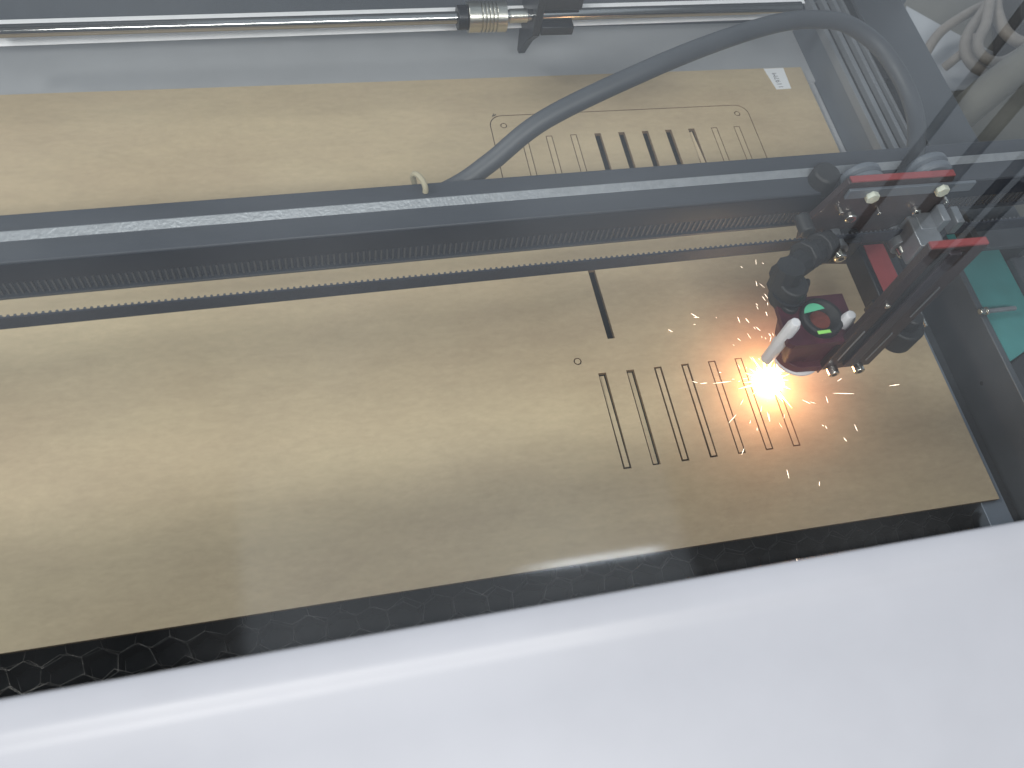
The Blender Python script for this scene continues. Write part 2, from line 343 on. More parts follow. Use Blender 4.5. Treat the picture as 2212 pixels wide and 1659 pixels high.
# wide beige duct
pa = [at(2270, 96, z=1), at(2150, 185, z=-1), at(2060, 262, z=-4), at(2000, 320, z=-7)]
tag(MB().tube(catmull(pa), 1.5, 24).build('cable_duct', M['beige_cloth']), 'wide beige fabric duct running down beside the ledge', 'duct')

# ------------------------------------------------------------------ rear drive shaft
sh_ = thing('drive_shaft', (-30, 39, 5.5), 'polished steel drive shaft along the rear of the machine', 'shaft')
ra, rb = at(0, 67.5, y=39), at(1646, 18.5, y=39)
A0 = ra + (rb - ra) * ((-78 - ra.x) / (rb.x - ra.x)); A1 = ra + (rb - ra) * ((-3.2 - ra.x) / (rb.x - ra.x))
def sx(x, dy=0, dz=0): t = (x + 78) / 74.8; return A0.lerp(A1, t) + Vector((0, dy, dz))
MB().cyl(sx(-78), sx(-3.2), 0.43, n=40).build('rod', M['chrome'], sh_)
cp = thing('shaft_coupling', (-28.2, 39, 5), 'ribbed silver-gold flexible coupling clamped on the rear shaft', 'coupling')
pr = []; x = -29.6
prof = [(0.60, -29.6), (1.08, -29.6)]
for gx in (-28.65, -28.38, -28.11, -27.84, -27.57): prof += [(1.08, gx - 0.05), (0.93, gx - 0.04), (0.93, gx + 0.04), (1.08, gx + 0.05)]
prof += [(1.08, -26.8), (0.60, -26.8)]
MB().ring(sx(0) - Vector((0, 0, 0.0)) - Vector((0, 0, sx(0).z - sx(-28.2).z)), (1, 0, 0), prof, 56).build('coupling_sleeve', M['alu'], cp, bevel=0.02, angle=30)
MB().cyl(sx(-30.35), sx(-29.62), 0.86, n=32).build('clamp_collar', M['black_metal'], cp, bevel=0.05)
hb = thing('shaft_bracket', (-24.3, 40.5, -0.4), 'black triangular hanging bracket holding the rear shaft bearing', 'bracket')
t0 = at(1145, 111, y=41.0)
MB().prism([(38.9, 9.5), (42.4, 9.5), (42.0, 5.2), (41.2, t0.z), (40.7, t0.z + 0.1), (39.4, 3.6), (38.1, 5.2), (38.1, 9.5)], lambda a, b, t: (-24.75 + 0.55 * t, a, b)).build('bracket_plate', M['black_metal'], hb, bevel=0.06)
MB().box(-24.18, -21.7, 38.0, 39.9, 5.3, 6.05).box(-24.18, -21.2, 38.6, 40.6, 7.0, 8.6).build('bearing_block', M['black_metal'], hb, bevel=0.08)
MB().cyl(sx(-26.5), sx(-25.2), 0.5, n=24).build('bearing_hub', M['alu'], hb)
def slat(mb, a, b, ha, hb):
    p, q2 = at(*a, y=41.2), at(*b, y=41.2)
    mb.add([(p.x, 40.95, p.z - ha), (q2.x, 40.95, q2.z - hb), (q2.x, 41.45, q2.z + hb), (p.x, 41.45, p.z + ha), (p.x, 41.6, p.z - ha * 1.6), (q2.x, 41.6, q2.z - hb * 1.6), (q2.x, 41.6, q2.z + hb), (p.x, 41.6, p.z + ha)],
           [(0, 1, 2, 3), (4, 7, 6, 5), (0, 4, 5, 1), (3, 2, 6, 7), (0, 3, 7, 4), (1, 5, 6, 2)])
wr = MB(); slat(wr, (-40, 91.5), (1738, 31.5), .20, .13)
tag(wr.build('rear_strip', M['white_plate'], bevel=0.03), 'white painted strip running just below the rear drive shaft', 'strip')
wr = MB(); slat(wr, (-40, 54), (1738, 2.5), .05, .02)
tag(wr.build('rear_strip', M['white_plate'], bevel=0.02), 'thin pale strip running just above the rear drive shaft', 'strip')

# ------------------------------------------------------------------ honeycomb bed
bed = thing('honeycomb_table', (-30, 15, -2.2), 'aluminium honeycomb cutting table under the fibreboard', 'cutting table')
MB().box(-78, -1.3, -9, 38, -2.3, -1.9).build('table_base', M['pit'], bed)
rr = random.Random(5); cell = {}
def hv(i, j, k):
    key = (i, j, k)
    if key not in cell: cell[key] = None
    return key
sxx, syy = 1.80, 1.28         # cell width and row pitch
hexv = {}; edges = set()
def pkey(x, y): return (round(x * 50), round(y * 50))
for row in range(-9, 4):
    for col in range(-2, 48):
        cx = -78 + col * sxx + (sxx / 2 if row % 2 else 0); cy = row * syy
        ring_ = []
        for a, bq in ((0, .7), (.5, .35), (.5, -.35), (0, -.7), (-.5, -.35), (-.5, .35)):
            px, py = cx + a * sxx, cy + bq * syy
            k = pkey(px, py)
            if k not in hexv: hexv[k] = (px + rr.uniform(-.22, .22), py + rr.uniform(-.15, .15))
            ring_.append(k)
        for a_, b_ in zip(ring_, ring_[1:] + ring_[:1]):
            edges.add((min(a_, b_), max(a_, b_)))
top = MB(); wal = MB()
for a_, b_ in sorted(edges):
    p, q2 = Vector((*hexv[a_], 0)), Vector((*hexv[b_], 0))
    if max(p.x, q2.x) > -1.4 or min(p.y, q2.y) < -9: continue
    dd = (q2 - p).normalized(); nn = Vector((-dd.y, dd.x, 0)); wdt = rr.choice((0.003, 0.005, 0.006, 0.010)); zt = -0.38 + rr.uniform(-.02, .02)
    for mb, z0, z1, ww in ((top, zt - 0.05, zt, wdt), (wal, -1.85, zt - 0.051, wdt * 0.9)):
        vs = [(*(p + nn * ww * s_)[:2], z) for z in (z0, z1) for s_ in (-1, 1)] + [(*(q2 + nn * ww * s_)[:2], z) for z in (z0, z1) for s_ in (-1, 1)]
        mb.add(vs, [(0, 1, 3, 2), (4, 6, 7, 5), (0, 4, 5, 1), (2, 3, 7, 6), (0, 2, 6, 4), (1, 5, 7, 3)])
top.build('honeycomb_edge', M['comb'], bed); wal.build('honeycomb_core', M['comb_wall'], bed)  # walls coloured darker than the foil edges on top
MB().prism([(-1.18, -9), (0.66, -9), (0.30, 39), (-1.18, 39)], lambda a, b, t: (a, b, -2.2 + 1.85 * t)).build('table_frame', mat('table_frame_aluminium', (0.22, 0.26, 0.32), 0.4, 0.4, 0.08, 5), bed, bevel=0.05)

# ------------------------------------------------------------------ the board with its cuts
T = 0.30
fx = [-24.694 + 1.958 * i for i in range(7)]; FW = 0.52
fslots = [rect(x_ - 0.02, x_ + FW, 5.50, 12.40) for x_ in fx]
big = [(-23.42, 14.92), (-22.90, 14.92), (-23.0, 21.3), (-23.50, 21.3)]
panel_out = rrect(-28.02, -6.42, 23.5, 35.5, 1.05)
panel_in = rrect(-27.95, -6.49, 23.57, 35.43, 1.0)
board = plate('fibreboard_sheet', [(-78, 0.0), (0.0, 0.0), (0.05, 39.45), (-78, 39.6)], fslots + [big, circ(-25.89, 13.45, 0.27), panel_out], -T, 0.0, M['board'], M['burnt'])
tag(board, 'large tan fibreboard sheet lying on the honeycomb table, partly laser cut', 'board')
tag(plate('cut_disc', circ(-25.89, 13.45, 0.19), [], -T, 0.0, M['board_strip'], M['burnt']), 'tiny round cut-out disc left of the front row of slots', 'offcut')
rx = [-25.85 + 1.958 * i for i in range(10)]
rslots = [rect(x_, x_ + 0.52, 26.3, 33.2) for x_ in rx]
vp = plate('vent_panel', panel_in, rslots + [circ(-26.95, 34.45, 0.26), circ(-7.45, 34.55, 0.26)], -T, -0.005, M['board'], M['burnt'])
tag(vp, 'round-cornered slotted panel cut out of the board behind the beam', 'panel')
tag(plate('cut_disc', circ(-26.95, 34.45, 0.18), [], -T, -0.005, M['board_strip'], M['burnt']), 'round cut-out disc in the left corner of the slotted panel', 'offcut')
tag(plate('cut_disc', circ(-7.45, 34.55, 0.18), [], -T, -0.005, M['board_strip'], M['burnt']), 'round cut-out disc in the right corner of the slotted panel', 'offcut')
def strip(x0, x1, y0, y1, label, group, dz0=0, dz1=0, dx0=0, dx1=0, tw=0.0):
    mb = MB(); vs = []
    for z in (-T, 0):
        for (xx, yy, dz, dx) in ((x0, y0, dz0, dx0), (x1, y0, dz0 + tw, dx0), (x1, y1, dz1 + tw, dx1), (x0, y1, dz1, dx1)): vs.append((xx + dx, yy, z + dz))
    mb.add(vs, [(3, 2, 1, 0), (4, 5, 6, 7), (0, 1, 5, 4), (1, 2, 6, 5), (2, 3, 7, 6), (3, 0, 4, 7)])
    o_ = mb.build('cut_strip', M['board_strip']); me = o_.data; me.materials.append(M['burnt'])
    for p in me.polygons:
        p.use_smooth = False
        if abs(p.normal.z) < 0.5: p.material_index = 1
    tag(o_, label, 'offcut', group)
K = 0.062
fl = ['sunken loose strip in the leftmost front slot', 'tilted loose strip in the second front slot from the left', 'flush strip in the third front slot from the left',
      'flush strip in the middle one of the seven front slots', 'flush strip in the fifth front slot, third from the right', 'strip in the slot just left of the laser sparks', 'strip in the slot being cut under the sparks, rightmost of the front row']
dro = [(0, -.24, 0, 0), (-.05, -.16, -.03, .0), (0, -.02, 0, 0), (0, -.03, .02, 0), (0, -.01, 0, 0), (0, 0, 0, 0), (0, 0, 0, 0)]
for i, x_ in enumerate(fx):
    z0_, z1_, a_, b_ = dro[i]
    kk = K * (1.9 if i < 4 else 1.45)
    strip(x_ - 0.02 + kk, x_ + FW - kk, 5.50 + kk, 12.40 - kk, fl[i], 'strips left in the front row of slots', z0_, z1_, a_, b_, tw=-.05 if i == 1 else 0)
rl = {0: 'strip in the leftmost slot of the rear panel, beside the hose', 1: 'strip in the second rear panel slot from the left', 2: 'strip in the third rear panel slot, just left of the four open slots',
      7: 'pale twisted strip standing loose just right of the four open slots', 8: 'strip in the second rear panel slot from the right', 9: 'strip in the rightmost slot of the rear panel'}
for i, tx in rl.items():
    x_ = rx[i]
    if i == 7: strip(x_ + 0.02, x_ + 0.30, 26.5, 33.0, tx, 'strips left in the rear panel slots', 0.10, -0.25, 0.16, 0, tw=0.12)
    else: strip(x_ + K, x_ + 0.52 - K, 26.3 + K, 33.2 - K, tx, 'strips left in the rear panel slots', -0.01, -0.01)
tag(MB().add([(-23.42, 20.6, -T - .02), (-22.98, 20.6, -T - .02), (-23.02, 21.28, -T - .02), (-23.48, 21.28, -T - .02), (-23.42, 20.6, .02), (-22.98, 20.6, .02), (-23.02, 21.28, .02), (-23.48, 21.28, .02)],
    [(3, 2, 1, 0), (4, 5, 6, 7), (0, 1, 5, 4), (1, 2, 6, 5), (2, 3, 7, 6), (3, 0, 4, 7)]).build('wood_sliver', M['burnt']), 'small brown sliver at the end of the open slot under the belt', 'sliver')

# sticker
st = thing('paper_label', (-2.5, 38, 0), 'white paper sticker with grey print on the back right corner of the board', 'label')
cs = [at(1649, 148, z=0.01), at(1692, 146, z=0.01), at(1709, 191, z=0.01), at(1677, 194, z=0.01)]
cs = [(-3.45, 39.40), (-1.62, 39.40), (-1.74, 37.02), (-3.10, 36.98)]
MB().prism([(a, b) for a, b in cs], lambda a, b, t: (a, b, 0.004 + 0.02 * t)).build('paper', M['paper'], st)
fc = bpy.data.curves.new('t', 'FONT'); fc.body = '1197M'; fc.size = 0.62 * S; fc.extrude = 0.00002; fc.align_x = 'CENTER'; fc.align_y = 'CENTER'; fc.space_character = 1.05
tmp = bpy.data.objects.new('t', fc); C.objects.link(tmp); bpy.context.view_layer.update()
me = bpy.data.meshes.new_from_object(tmp.evaluated_get(bpy.context.evaluated_depsgraph_get())); bpy.data.objects.remove(tmp)
me.materials.clear(); me.materials.append(M['ink'])
tx = bpy.data.objects.new('print', me); C.objects.link(tx); tx.parent = st
tx.location = ((-2.62 + 2.5) * S, (37.98 - 38) * S, 0.030 * S); tx.rotation_euler = (0, 0, math.radians(93))
# crumbs
def crumb(name, p, s_, label, m_='burnt'):
    mb = MB(); r_ = random.Random(int(p[0] * 7))
    for k in range(4):
        c = Vector(p) + Vector((r_.uniform(-s_, s_), r_.uniform(-s_, s_) * .6, 0))
        mb.tube([c, c + Vector((r_.uniform(-s_, s_), r_.uniform(-s_, s_), s_ * .3))], [s_ * .32, s_ * .15], 6)
    tag(mb.build(name, M[m_]), label, 'crumb')
crumb('charred_crumb', at(1065, 250, z=0.04), 0.13, 'small charred crumb above the left corner of the slotted panel', 'black')

# ------------------------------------------------------------------ gantry beam
def gy(x, dy): return 17.5 + 0.0185 * (x + 58.6) + dy
def G(x, dy, z): return Vector((x, gy(x, dy), z))
beam = thing('gantry_beam', (-30, 19, 6.6), 'long dark blue-grey gantry beam crossing above the board', 'gantry beam')
X0, X1 = -80, 16
pf = [(0.0, 8.2), (0.0, 9.68), (0.05, 9.75), (1.38, 9.75), (1.80, 10.0), (2.92, 10.0), (2.98, 9.9), (2.98, 6.9), (0.5, 6.9), (0.5, 8.2)]
MB().prism(pf, lambda a, b, t: G(X0 + (X1 - X0) * t, a, b)).build('beam_profile', M['beam'], beam, bevel=0.03)
MB().prism([(1.37, 9.756), (1.80, 10.012), (1.84, 10.006), (1.84, 9.9), (1.42, 9.70)], lambda a, b, t: G(X0 + .1 + (X1 - X0 - .2) * t, a, b)).build('worn_lit_edge', M['worn_lit'], beam)  # pale strip paints in the light caught by the scratched ramp
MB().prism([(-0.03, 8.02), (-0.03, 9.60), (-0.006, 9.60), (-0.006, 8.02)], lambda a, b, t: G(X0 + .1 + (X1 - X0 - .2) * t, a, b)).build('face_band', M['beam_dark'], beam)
MB().prism([(-0.10, 6.62), (-0.10, 6.82), (0.48, 6.82), (0.48, 6.62)], lambda a, b, t: G(X0 + .1 + (X1 - X0 - .2) * t, a, b)).build('lower_lip', M['beam'], beam, bevel=0.02)
# toothed belt loop: rear run against the beam (teeth to the front), front run (teeth to the back)
belt = thing('toothed_belt', (-30, 16, 7.0), 'black toothed drive belt stretched along the front of the beam', 'belt')
MB().prism([(0.10, 6.95), (0.10, 8.0), (0.19, 8.0), (0.19, 6.95)], lambda a, b, t: G(-78 + 92 * t, a, b)).build('rear_run', M['rubber'], belt)
FR = -2.20
MB().prism([(FR, 6.97), (FR, 7.98), (FR + .11, 7.98), (FR + .11, 6.97)], lambda a, b, t: G(-78 + 92 * t, a, b)).build('front_run', M['rubber'], belt)
t1 = MB(); t2 = MB(); x_ = -66.0; ro = random.Random(3)
while x_ < 13:
    a0, a1 = G(x_, FR + .11, 0), G(x_ + .16, FR + .11, 0)
    for mb, ya, yb, z0_, z1_ in ((t1, FR + .11, FR + .24, 6.98, 7.97), (t2, -0.02, 0.10, 6.96, 7.98)):
        w2 = 0.17
        if mb is t2: w2 = 0.15
        vs = [G(x_, ya, z0_), G(x_ + w2, ya, z0_), G(x_ + w2 * .8, yb, z0_), G(x_ + w2 * .2, yb, z0_), G(x_, ya, z1_), G(x_ + w2, ya, z1_), G(x_ + w2 * .8, yb, z1_), G(x_ + w2 * .2, yb, z1_)]
        if mb is t2: vs = [G(x_ + w2 * .2, ya, z0_), G(x_ + w2 * .8, ya, z0_), G(x_ + w2, yb, z0_), G(x_, yb, z0_), G(x_ + w2 * .2, ya, z1_), G(x_ + w2 * .8, ya, z1_), G(x_ + w2, yb, z1_), G(x_, yb, z1_)]
        mb.add(vs, [(3, 2, 1, 0), (4, 5, 6, 7), (0, 1, 5, 4), (1, 2, 6, 5), (2, 3, 7, 6), (3, 0, 4, 7)])
    x_ += 0.34
t1.build('front_teeth', M['hose'], belt); t2.build('rear_teeth', mat('worn_belt_teeth', (0.050, 0.056, 0.070), 0.55), belt)

# hose
hp_ = [(870, 455, 7.6), (985, 402, 8.3), (1060, 350, 9.4), (1180, 256, 11.4), (1400, 150, 13.2), (1560, 86, 13.2), (1680, 50, 12.6), (1760, 42, 11.8), (1830, 52, 11.0), (1900, 102, 10.0), (1950, 175, 9.4), (1977, 250, 9.2), (1978, 320, 9.6), (1960, 372, 10.2), (1945, 392, 10.4)]
hose = catmull([at(u, v, z=z) for u, v, z in hp_], 10)
tag(MB().tube(hose, 0.60, 28).build('flexible_hose', M['hose']), 'thick grey-blue flexible hose arching from the beam round to the carriage', 'hose')
# tie
tp_ = at(905, 400, z=10.05)
kc = G(tp_.x, 2.98, 10.0)
tie = [kc + Vector((-.15, .42, -.5)), kc + Vector((-.28, .40, .10)), kc + Vector((-.2, .28, .48)), kc + Vector((0, .0, .62)), kc + Vector((.2, -.35, .55)), kc + Vector((.3, -.62, .30)), kc + Vector((.30, -.72, .02))]
tm = MB(); tm.tube(catmull(tie, 6), 0.17, 10); tag(tm.build('cable_tie', M['cream']), 'cream plastic cable tie hooked over the back edge of the beam', 'cable tie')

# ------------------------------------------------------------------ laser carriage
car = thing('laser_carriage', (-8, 15, 3.5), 'laser carriage with brown plates, red edge light painted in, and black lens ring, riding on the beam above the sparks', 'carriage')
YP = 17.05
MB().prism([(-10.6, 12.2), (-3.3, 12.2), (-2.6, 9.0), (-2.6, 3.6), (-5.2, 3.2), (-7.9, 3.6), (-9.6, 5.0), (-11.3, 6.2), (-11.9, 8.2), (-11.4, 9.6)], lambda a, b, t: (a, YP + .45 * t, b)).build('carriage_plate', M['brown'], car, bevel=0.06)
MB().box(-10.45, -3.35, YP + 0.02, YP + .47, 12.21, 12.30).build('lit_plate_edge', M['red'], car)  # brighter red strip paints in light caught by the plate's top edge
MB().box(-10.4, -1.6, YP - .22, YP - .01, 10.95, 11.75).build('stiffener', M['blue_metal'], car, bevel=0.04)
def bolt(x, z, r, y=YP, l_=0.45, nm='bolt', mt_='screw'):
    o_ = MB().cyl((x, y - l_, z), (x, y, z), r, r, 24).build(nm, M[mt_], car, bevel=r * .2)
    MB().cyl((x, y - l_ - .004, z), (x, y - l_ + .02, z), r * .5, r * .5, 6).build('hex_socket', M['black'], o_) if r > .25 else None
for u, v in ((1886, 430), (2037, 416)):
    p = at(u, v, y=YP - .5); MB().cyl((p.x, YP - .55, p.z), (p.x, YP - .02, p.z), .44, .44, 6).build('pale_bolt', M['pale'], car, bevel=0.05)  # both heads coloured paler than the other screws
for u, v, r in ((1838, 474, .40), (1980, 460, .30), (1818, 461, .17), (1900, 461, .13), (2044, 438, .16)):
    p = at(u, v, y=YP - .4); bolt(p.x, p.z, r)
# spacers and blocks under the belt line
for u, v in ((1813, 552), (1951, 543)):
    p = at(u, v, y=15.4)
    MB().cyl((p.x, 15.7, p.z), (p.x, YP, p.z), 0.72, 0.72, 32).build('spacer', M['grey'], car, bevel=0.05)
    o_ = MB().cyl((p.x, 15.1, p.z), (p.x, 15.7, p.z), 0.42, 0.46, 24).build('bolt', M['screw'], car, bevel=0.08)
    MB().cyl((p.x, 15.09, p.z), (p.x, 15.15, p.z), 0.22, 0.22, 6).build('hex_socket', M['black'], o_)
p = at(1812, 560, y=15.6)
MB().box(p.x - 1.25, p.x + 1.2, 15.9, YP - .01, p.z - .95, p.z + 1.4).build('slider_block', M['black_metal'], car, bevel=0.12)
p = at(2005, 548, y=14.5)
MB().prism([(p.x - 1.2, p.z - .9), (p.x + .8, p.z - 1.3), (p.x + 1.3, p.z + .3), (p.x + .4, p.z + 1.2), (p.x - 1.2, p.z + 1.1)], lambda a, b, t: (a, 14.4 + 2.4 * t, b)).build('grey_bracket', M['grey'], car, bevel=0.08)
for k, (u, v) in enumerate(((1992, 488), (2030, 470), (2060, 474), (2090, 505))):
    p = at(u, v, y=16.2); MB().box(p.x - .28 - .1 * (k == 0) * 3, p.x + .28 + .1 * (k == 0) * 3, 15.6, 16.9, p.z - .75, p.z + .5).build('clamp_block', M['grey'] if k != 3 else M['black'], car, bevel=0.06)
# red topped arm along y
MB().box(-7.25, -5.35, 10.9, 16.6, 4.6, 6.42).build('arm_body', M['black_metal'], car, bevel=0.1)
MB().box(-6.88, -5.42, 10.95, 16.4, 6.43, 6.52).build('arm_cover', M['red'], car, bevel=0.02)
MB().box(-7.5, -7.26, 11.0, 12.6, 4.7, 5.9).build('arm_foot', M['black'], car, bevel=0.1)
MB().box(-5.0, -4.86, 10, 13.5, 6.2, 6.4).build('guide_wire', M['screw'], car)
# wheels behind the plate and end bumper
for u, v in ((1868, 372), (2012, 350)):
    p = at(u, v, y=18.6)
    MB().ring((p.x, 17.7, p.z - .6), (0, 1, 0), [(0.35, 0), (1.15, 0), (1.3, .15), (1.3, .45), (1.05, .62), (1.3, .8), (1.3, 1.1), (1.15, 1.25), (0.35, 1.25)], 40).build('wheel', M['blue_metal'], car, bevel=0.03)
    MB().cyl((p.x, 17.6, p.z - .6), (p.x, 19.05, p.z - .6), .34).build('axle', M['grey'], car)
p = at(1785, 368, z=10.6)
MB().cyl((p.x, p.y - .2, 9.2), (p.x, p.y - .2, 10.7), .95, .85, 28).build('bumper', M['black'], car, bevel=0.15)
p = at(1742, 487, y=16.2)
MB().cyl((p.x - .1, 15.6, p.z), (p.x - .1, 16.9, p.z), .5, .5, 24).build('belt_idler', M['black'], car, bevel=0.1)
# z bracket: upright plate with grooves, rods and a fixing knob
ZB = 8.6
MB().box(-12.05, -8.65, ZB, ZB + .45, 4.6, 17.2).build('upright_plate', M['brown'], car, bevel=0.05)
MB().box(-12.0, -8.7, ZB + .02, ZB + .43, 17.205, 17.32).build('lit_plate_edge', M['red'], car)  # edge light painted as a red strip on the upright plate too
MB().box(-11.25, -10.9, ZB - .02, ZB - .004, 5.4, 16.8).box(-10.15, -9.8, ZB - .02, ZB - .004, 5.4, 16.8).build('groove', M['black'], car)
MB().box(-10.88, -10.17, ZB - .28, ZB - .004, 5.2, 17.0).build('slide_rail', mat('slide_rail_metal', (0.060, 0.052, 0.066), 0.32, 0.5, 0.2, 10), car, bevel=0.06)
for x_, z0_, z1_ in ((-11.6, 6.0, 9.4), (-9.45, 5.6, 8.8), (-9.3, 10.6, 13.6)):
    MB().cyl((x_, ZB - .12, z0_), (x_, ZB - .12, z1_), .05).build('steel_rod', M['grey'], car)
for x_, z_ in ((-11.42, 4.95), (-9.65, 4.95)):
    o_ = MB().cyl((x_, ZB - .55, z_ - .1), (x_, ZB, z_ - .1), .34, .34, 28).build('socket_screw', M['screw'], car, bevel=0.05)
    MB().cyl((x_, ZB - .556, z_ - .1), (x_, ZB - .5, z_ - .1), .18, .18, 6).build('hex_socket', M['black'], o_)
bolt(-11.62, 12.1, .17, ZB, .2)
MB().cyl((-7.75, 9.25, 6.6), (-7.75, 9.25, 8.3), 1.12, 1.12, 36).cyl((-7.75, 9.25, 8.3), (-7.75, 9.25, 9.2), .62, .55, 28).build('knob', M['black'], car, bevel=0.12)
# ------------------------------------------------------------------ laser head
hd = car                                                  # the head is bolted to the carriage and moves with it
AX = Vector((-13.1, 10.3, 0))
plate_ = plate('head_plate', [(-15.65, 9.0), (-15.3, 8.75), (-11.0, 8.7), (-10.95, 12.0), (-15.45, 12.0)], [circ(AX.x, AX.y, 1.0, 40)], 7.6, 8.0, M['dark_red'], M['dark_red'], hd)
MB().ring(AX + Vector((0, 0, 8.0)), (0, 0, 1), [(.58, -.1), (1.28, -.35), (1.30, .38), (1.2, .5), (1.02, .5), (.68, .12)], 56).build('lens_ring', M['pit'], hd, bevel=0.03)
MB().cyl(AX + Vector((0, 0, 7.92)), AX + Vector((0, 0, 8.02)), .64, .64, 40).build('lens', M['amber'], hd)
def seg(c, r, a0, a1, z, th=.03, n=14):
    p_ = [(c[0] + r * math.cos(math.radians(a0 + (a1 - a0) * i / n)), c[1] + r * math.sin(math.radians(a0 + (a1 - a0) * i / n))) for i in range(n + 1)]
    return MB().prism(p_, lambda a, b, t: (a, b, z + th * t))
seg((AX.x - .45, AX.y + .15), .74, 25, 172, 8.52).build('painted_reflex', M['green'], hd)  # green crescent paints a light reflection onto the lens ring
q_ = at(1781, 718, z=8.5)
MB().prism([(q_.x - .42, q_.y - .10), (q_.x + .42, q_.y - .06), (q_.x + .38, q_.y + .14), (q_.x - .44, q_.y + .12)], lambda a, b, t: (a, b, 8.5 + .04 * t)).build('painted_reflex', M['lime'], hd)  # lime bar is a second painted reflection
# body below
MB().prism([(-15.3, 9.1), (-15.2, 8.95), (-11.2, 8.95), (-11.2, 11.7), (-15.1, 11.7)], lambda a, b, t: (AX.x + (a - AX.x) * (.66 + .34 * t), AX.y - .2 + (b - AX.y + .2) * (.8 + .2 * t), 4.98 + 2.61 * t)).build('head_body', M['dark_red'], hd, bevel=0.05)
lp_ = [(AX.x + 1.52 * math.cos(math.radians(a)), AX.y - .1 + 1.52 * math.sin(math.radians(a))) for a in range(100, 262, 9)] + [(-12.75, 8.72), (-12.2, 8.68), (-12.15, 8.5), (-12.1, 9.1), (-9.0, 9.1), (-9.0, 11.4)]
MB().prism(lp_, lambda a, b, t: (a, b, 4.35 + .62 * t)).build('lower_plate', M['dark_red'], hd, bevel=0.06)
MB().ring(AX + Vector((0.1, -.1, 4.1)), (0, 0, 1), [(.7, 0), (1.62, 0), (1.66, .05), (1.66, .20), (1.6, .24), (.7, .24)], 56).build('white_flange', M['nylon'], hd, bevel=0.03)
MB().tube([AX + Vector((0, 0, z)) for z in (4.0, 3.0, 1.9, 1.35)], [.85, .75, .35, .2], 32).build('nozzle', M['black_metal'], hd)
MB().box(-13.3, -9.0, 9.1, 9.4, 5.0, 7.58).build('front_plate', M['dark_red'], hd, bevel=0.05)
# white pegs
def peg(x, y, z0_, z1_, nm='white_peg'):
    MB().tube([(x, y, z0_), (x, y, z1_ - .35), (x, y, z1_)], [.40, .40, .30], 8).build(nm, M['nylon'], hd, bevel=0.04, angle=60)
pk = at(1720, 697, z=9.2)
peg(pk.x - .05, pk.y, 4.9, 9.3)
pk = at(1838, 681, z=9.0); peg(pk.x, pk.y, 6.9, 9.1)
# black elbow fittings
e0 = at(1705, 628, z=8.6); e1 = at(1694, 588, z=9.4); e2 = at(1722, 562, z=9.4); e3 = at(1768, 538, z=9.0)
MB().tube([(e0.x, e0.y, 7.6), e0, (e0.x, e0.y, 9.4)], [.98, .98, .9], 28).build('fitting_base', M['black'], hd, bevel=0.1)
MB().cyl(e1 + Vector((.1, -.45, -1.0)), e1 + Vector((.1, -.1, .75)), .92, .86, 10).cyl(e1 + Vector((-.35, -.3, 0)), e3 + Vector((1.1, .6, -.3)), .80, .80, 10).build('air_elbow', M['black'], hd)
dd_ = (e3 - e2).normalized()
MB().cyl(e2 + dd_ * .5, e2 + dd_ * 1.1, 1.0, n=8).cyl(e3 - dd_ * .1, e3 + dd_ * .4, 1.02, n=12).build('hex_collar', M['black'], hd, bevel=0.08)
MB().ring((e0.x, e0.y, 8.35), (0, 0, 1), [(.95, 0), (1.12, .04), (1.12, .2), (.95, .24)], 32).build('seal_ring', M['black_metal'], hd)
MB().tube(catmull([e0 + Vector((1.0, .3, .2)), e0 + Vector((1.35, .5, .1)), e0 + Vector((1.5, .45, -.4)), e0 + Vector((1.35, .2, -.9))]), .16, 10).build('wire_clip', M['black'], hd)
MB().cyl((-14.75, 11.4, 8.0), (-14.75, 11.4, 8.3), .55, .5, 24).build('cap_screw', M['black'], hd, bevel=0.06)

# ------------------------------------------------------------------ sparks
SP = Vector((-13.2, 10.3, 0))
fl_ = thing('laser_spark', SP, 'blinding orange-white burst of sparks where the laser cuts the board', 'spark')
rs = random.Random(21)
mb = MB(); mb.ring(SP + Vector((0, 0, .15)), (0, 0, 1), [(0.001, -.1), (1.0, -.05), (1.15, .2), (.8, .7), (.3, .95), (0.001, 1.02)], 28); 
for i_, v_ in enumerate(mb.v):
    q_ = v_ - SP; h_ = math.atan2(q_.y, q_.x); k_ = .80 + .30 * noise.noise(Vector((math.cos(h_) * 3.1, math.sin(h_) * 3.1, q_.z * 4))) + .16 * math.sin(h_ * 9) * noise.noise(Vector((h_ * 2, 3, 1)))
    mb.v[i_] = SP + Vector((q_.x * k_, q_.y * k_, q_.z))
mb.build('flame_core', emis('white_hot_core', (1.0, 0.80, 0.42), 22), fl_)
mb = MB()
for k in range(34):
    a = rs.uniform(0, 2 * math.pi); el = rs.uniform(-.02, .75); l_ = rs.uniform(1.0, 1.9) * (1.6 if rs.random() < .15 else 1)
    d_ = Vector((math.cos(a) * math.cos(el), math.sin(a) * math.cos(el), math.sin(el)))
    c_ = SP + Vector((0, 0, .25)); mb.tube([c_ + d_ * .3, c_ + d_ * l_ * .6, c_ + d_ * l_], [.20, .06, .004], 6)
mb.build('flame_rays', emis('yellow_flame', (1.0, 0.62, 0.18), 14), fl_)
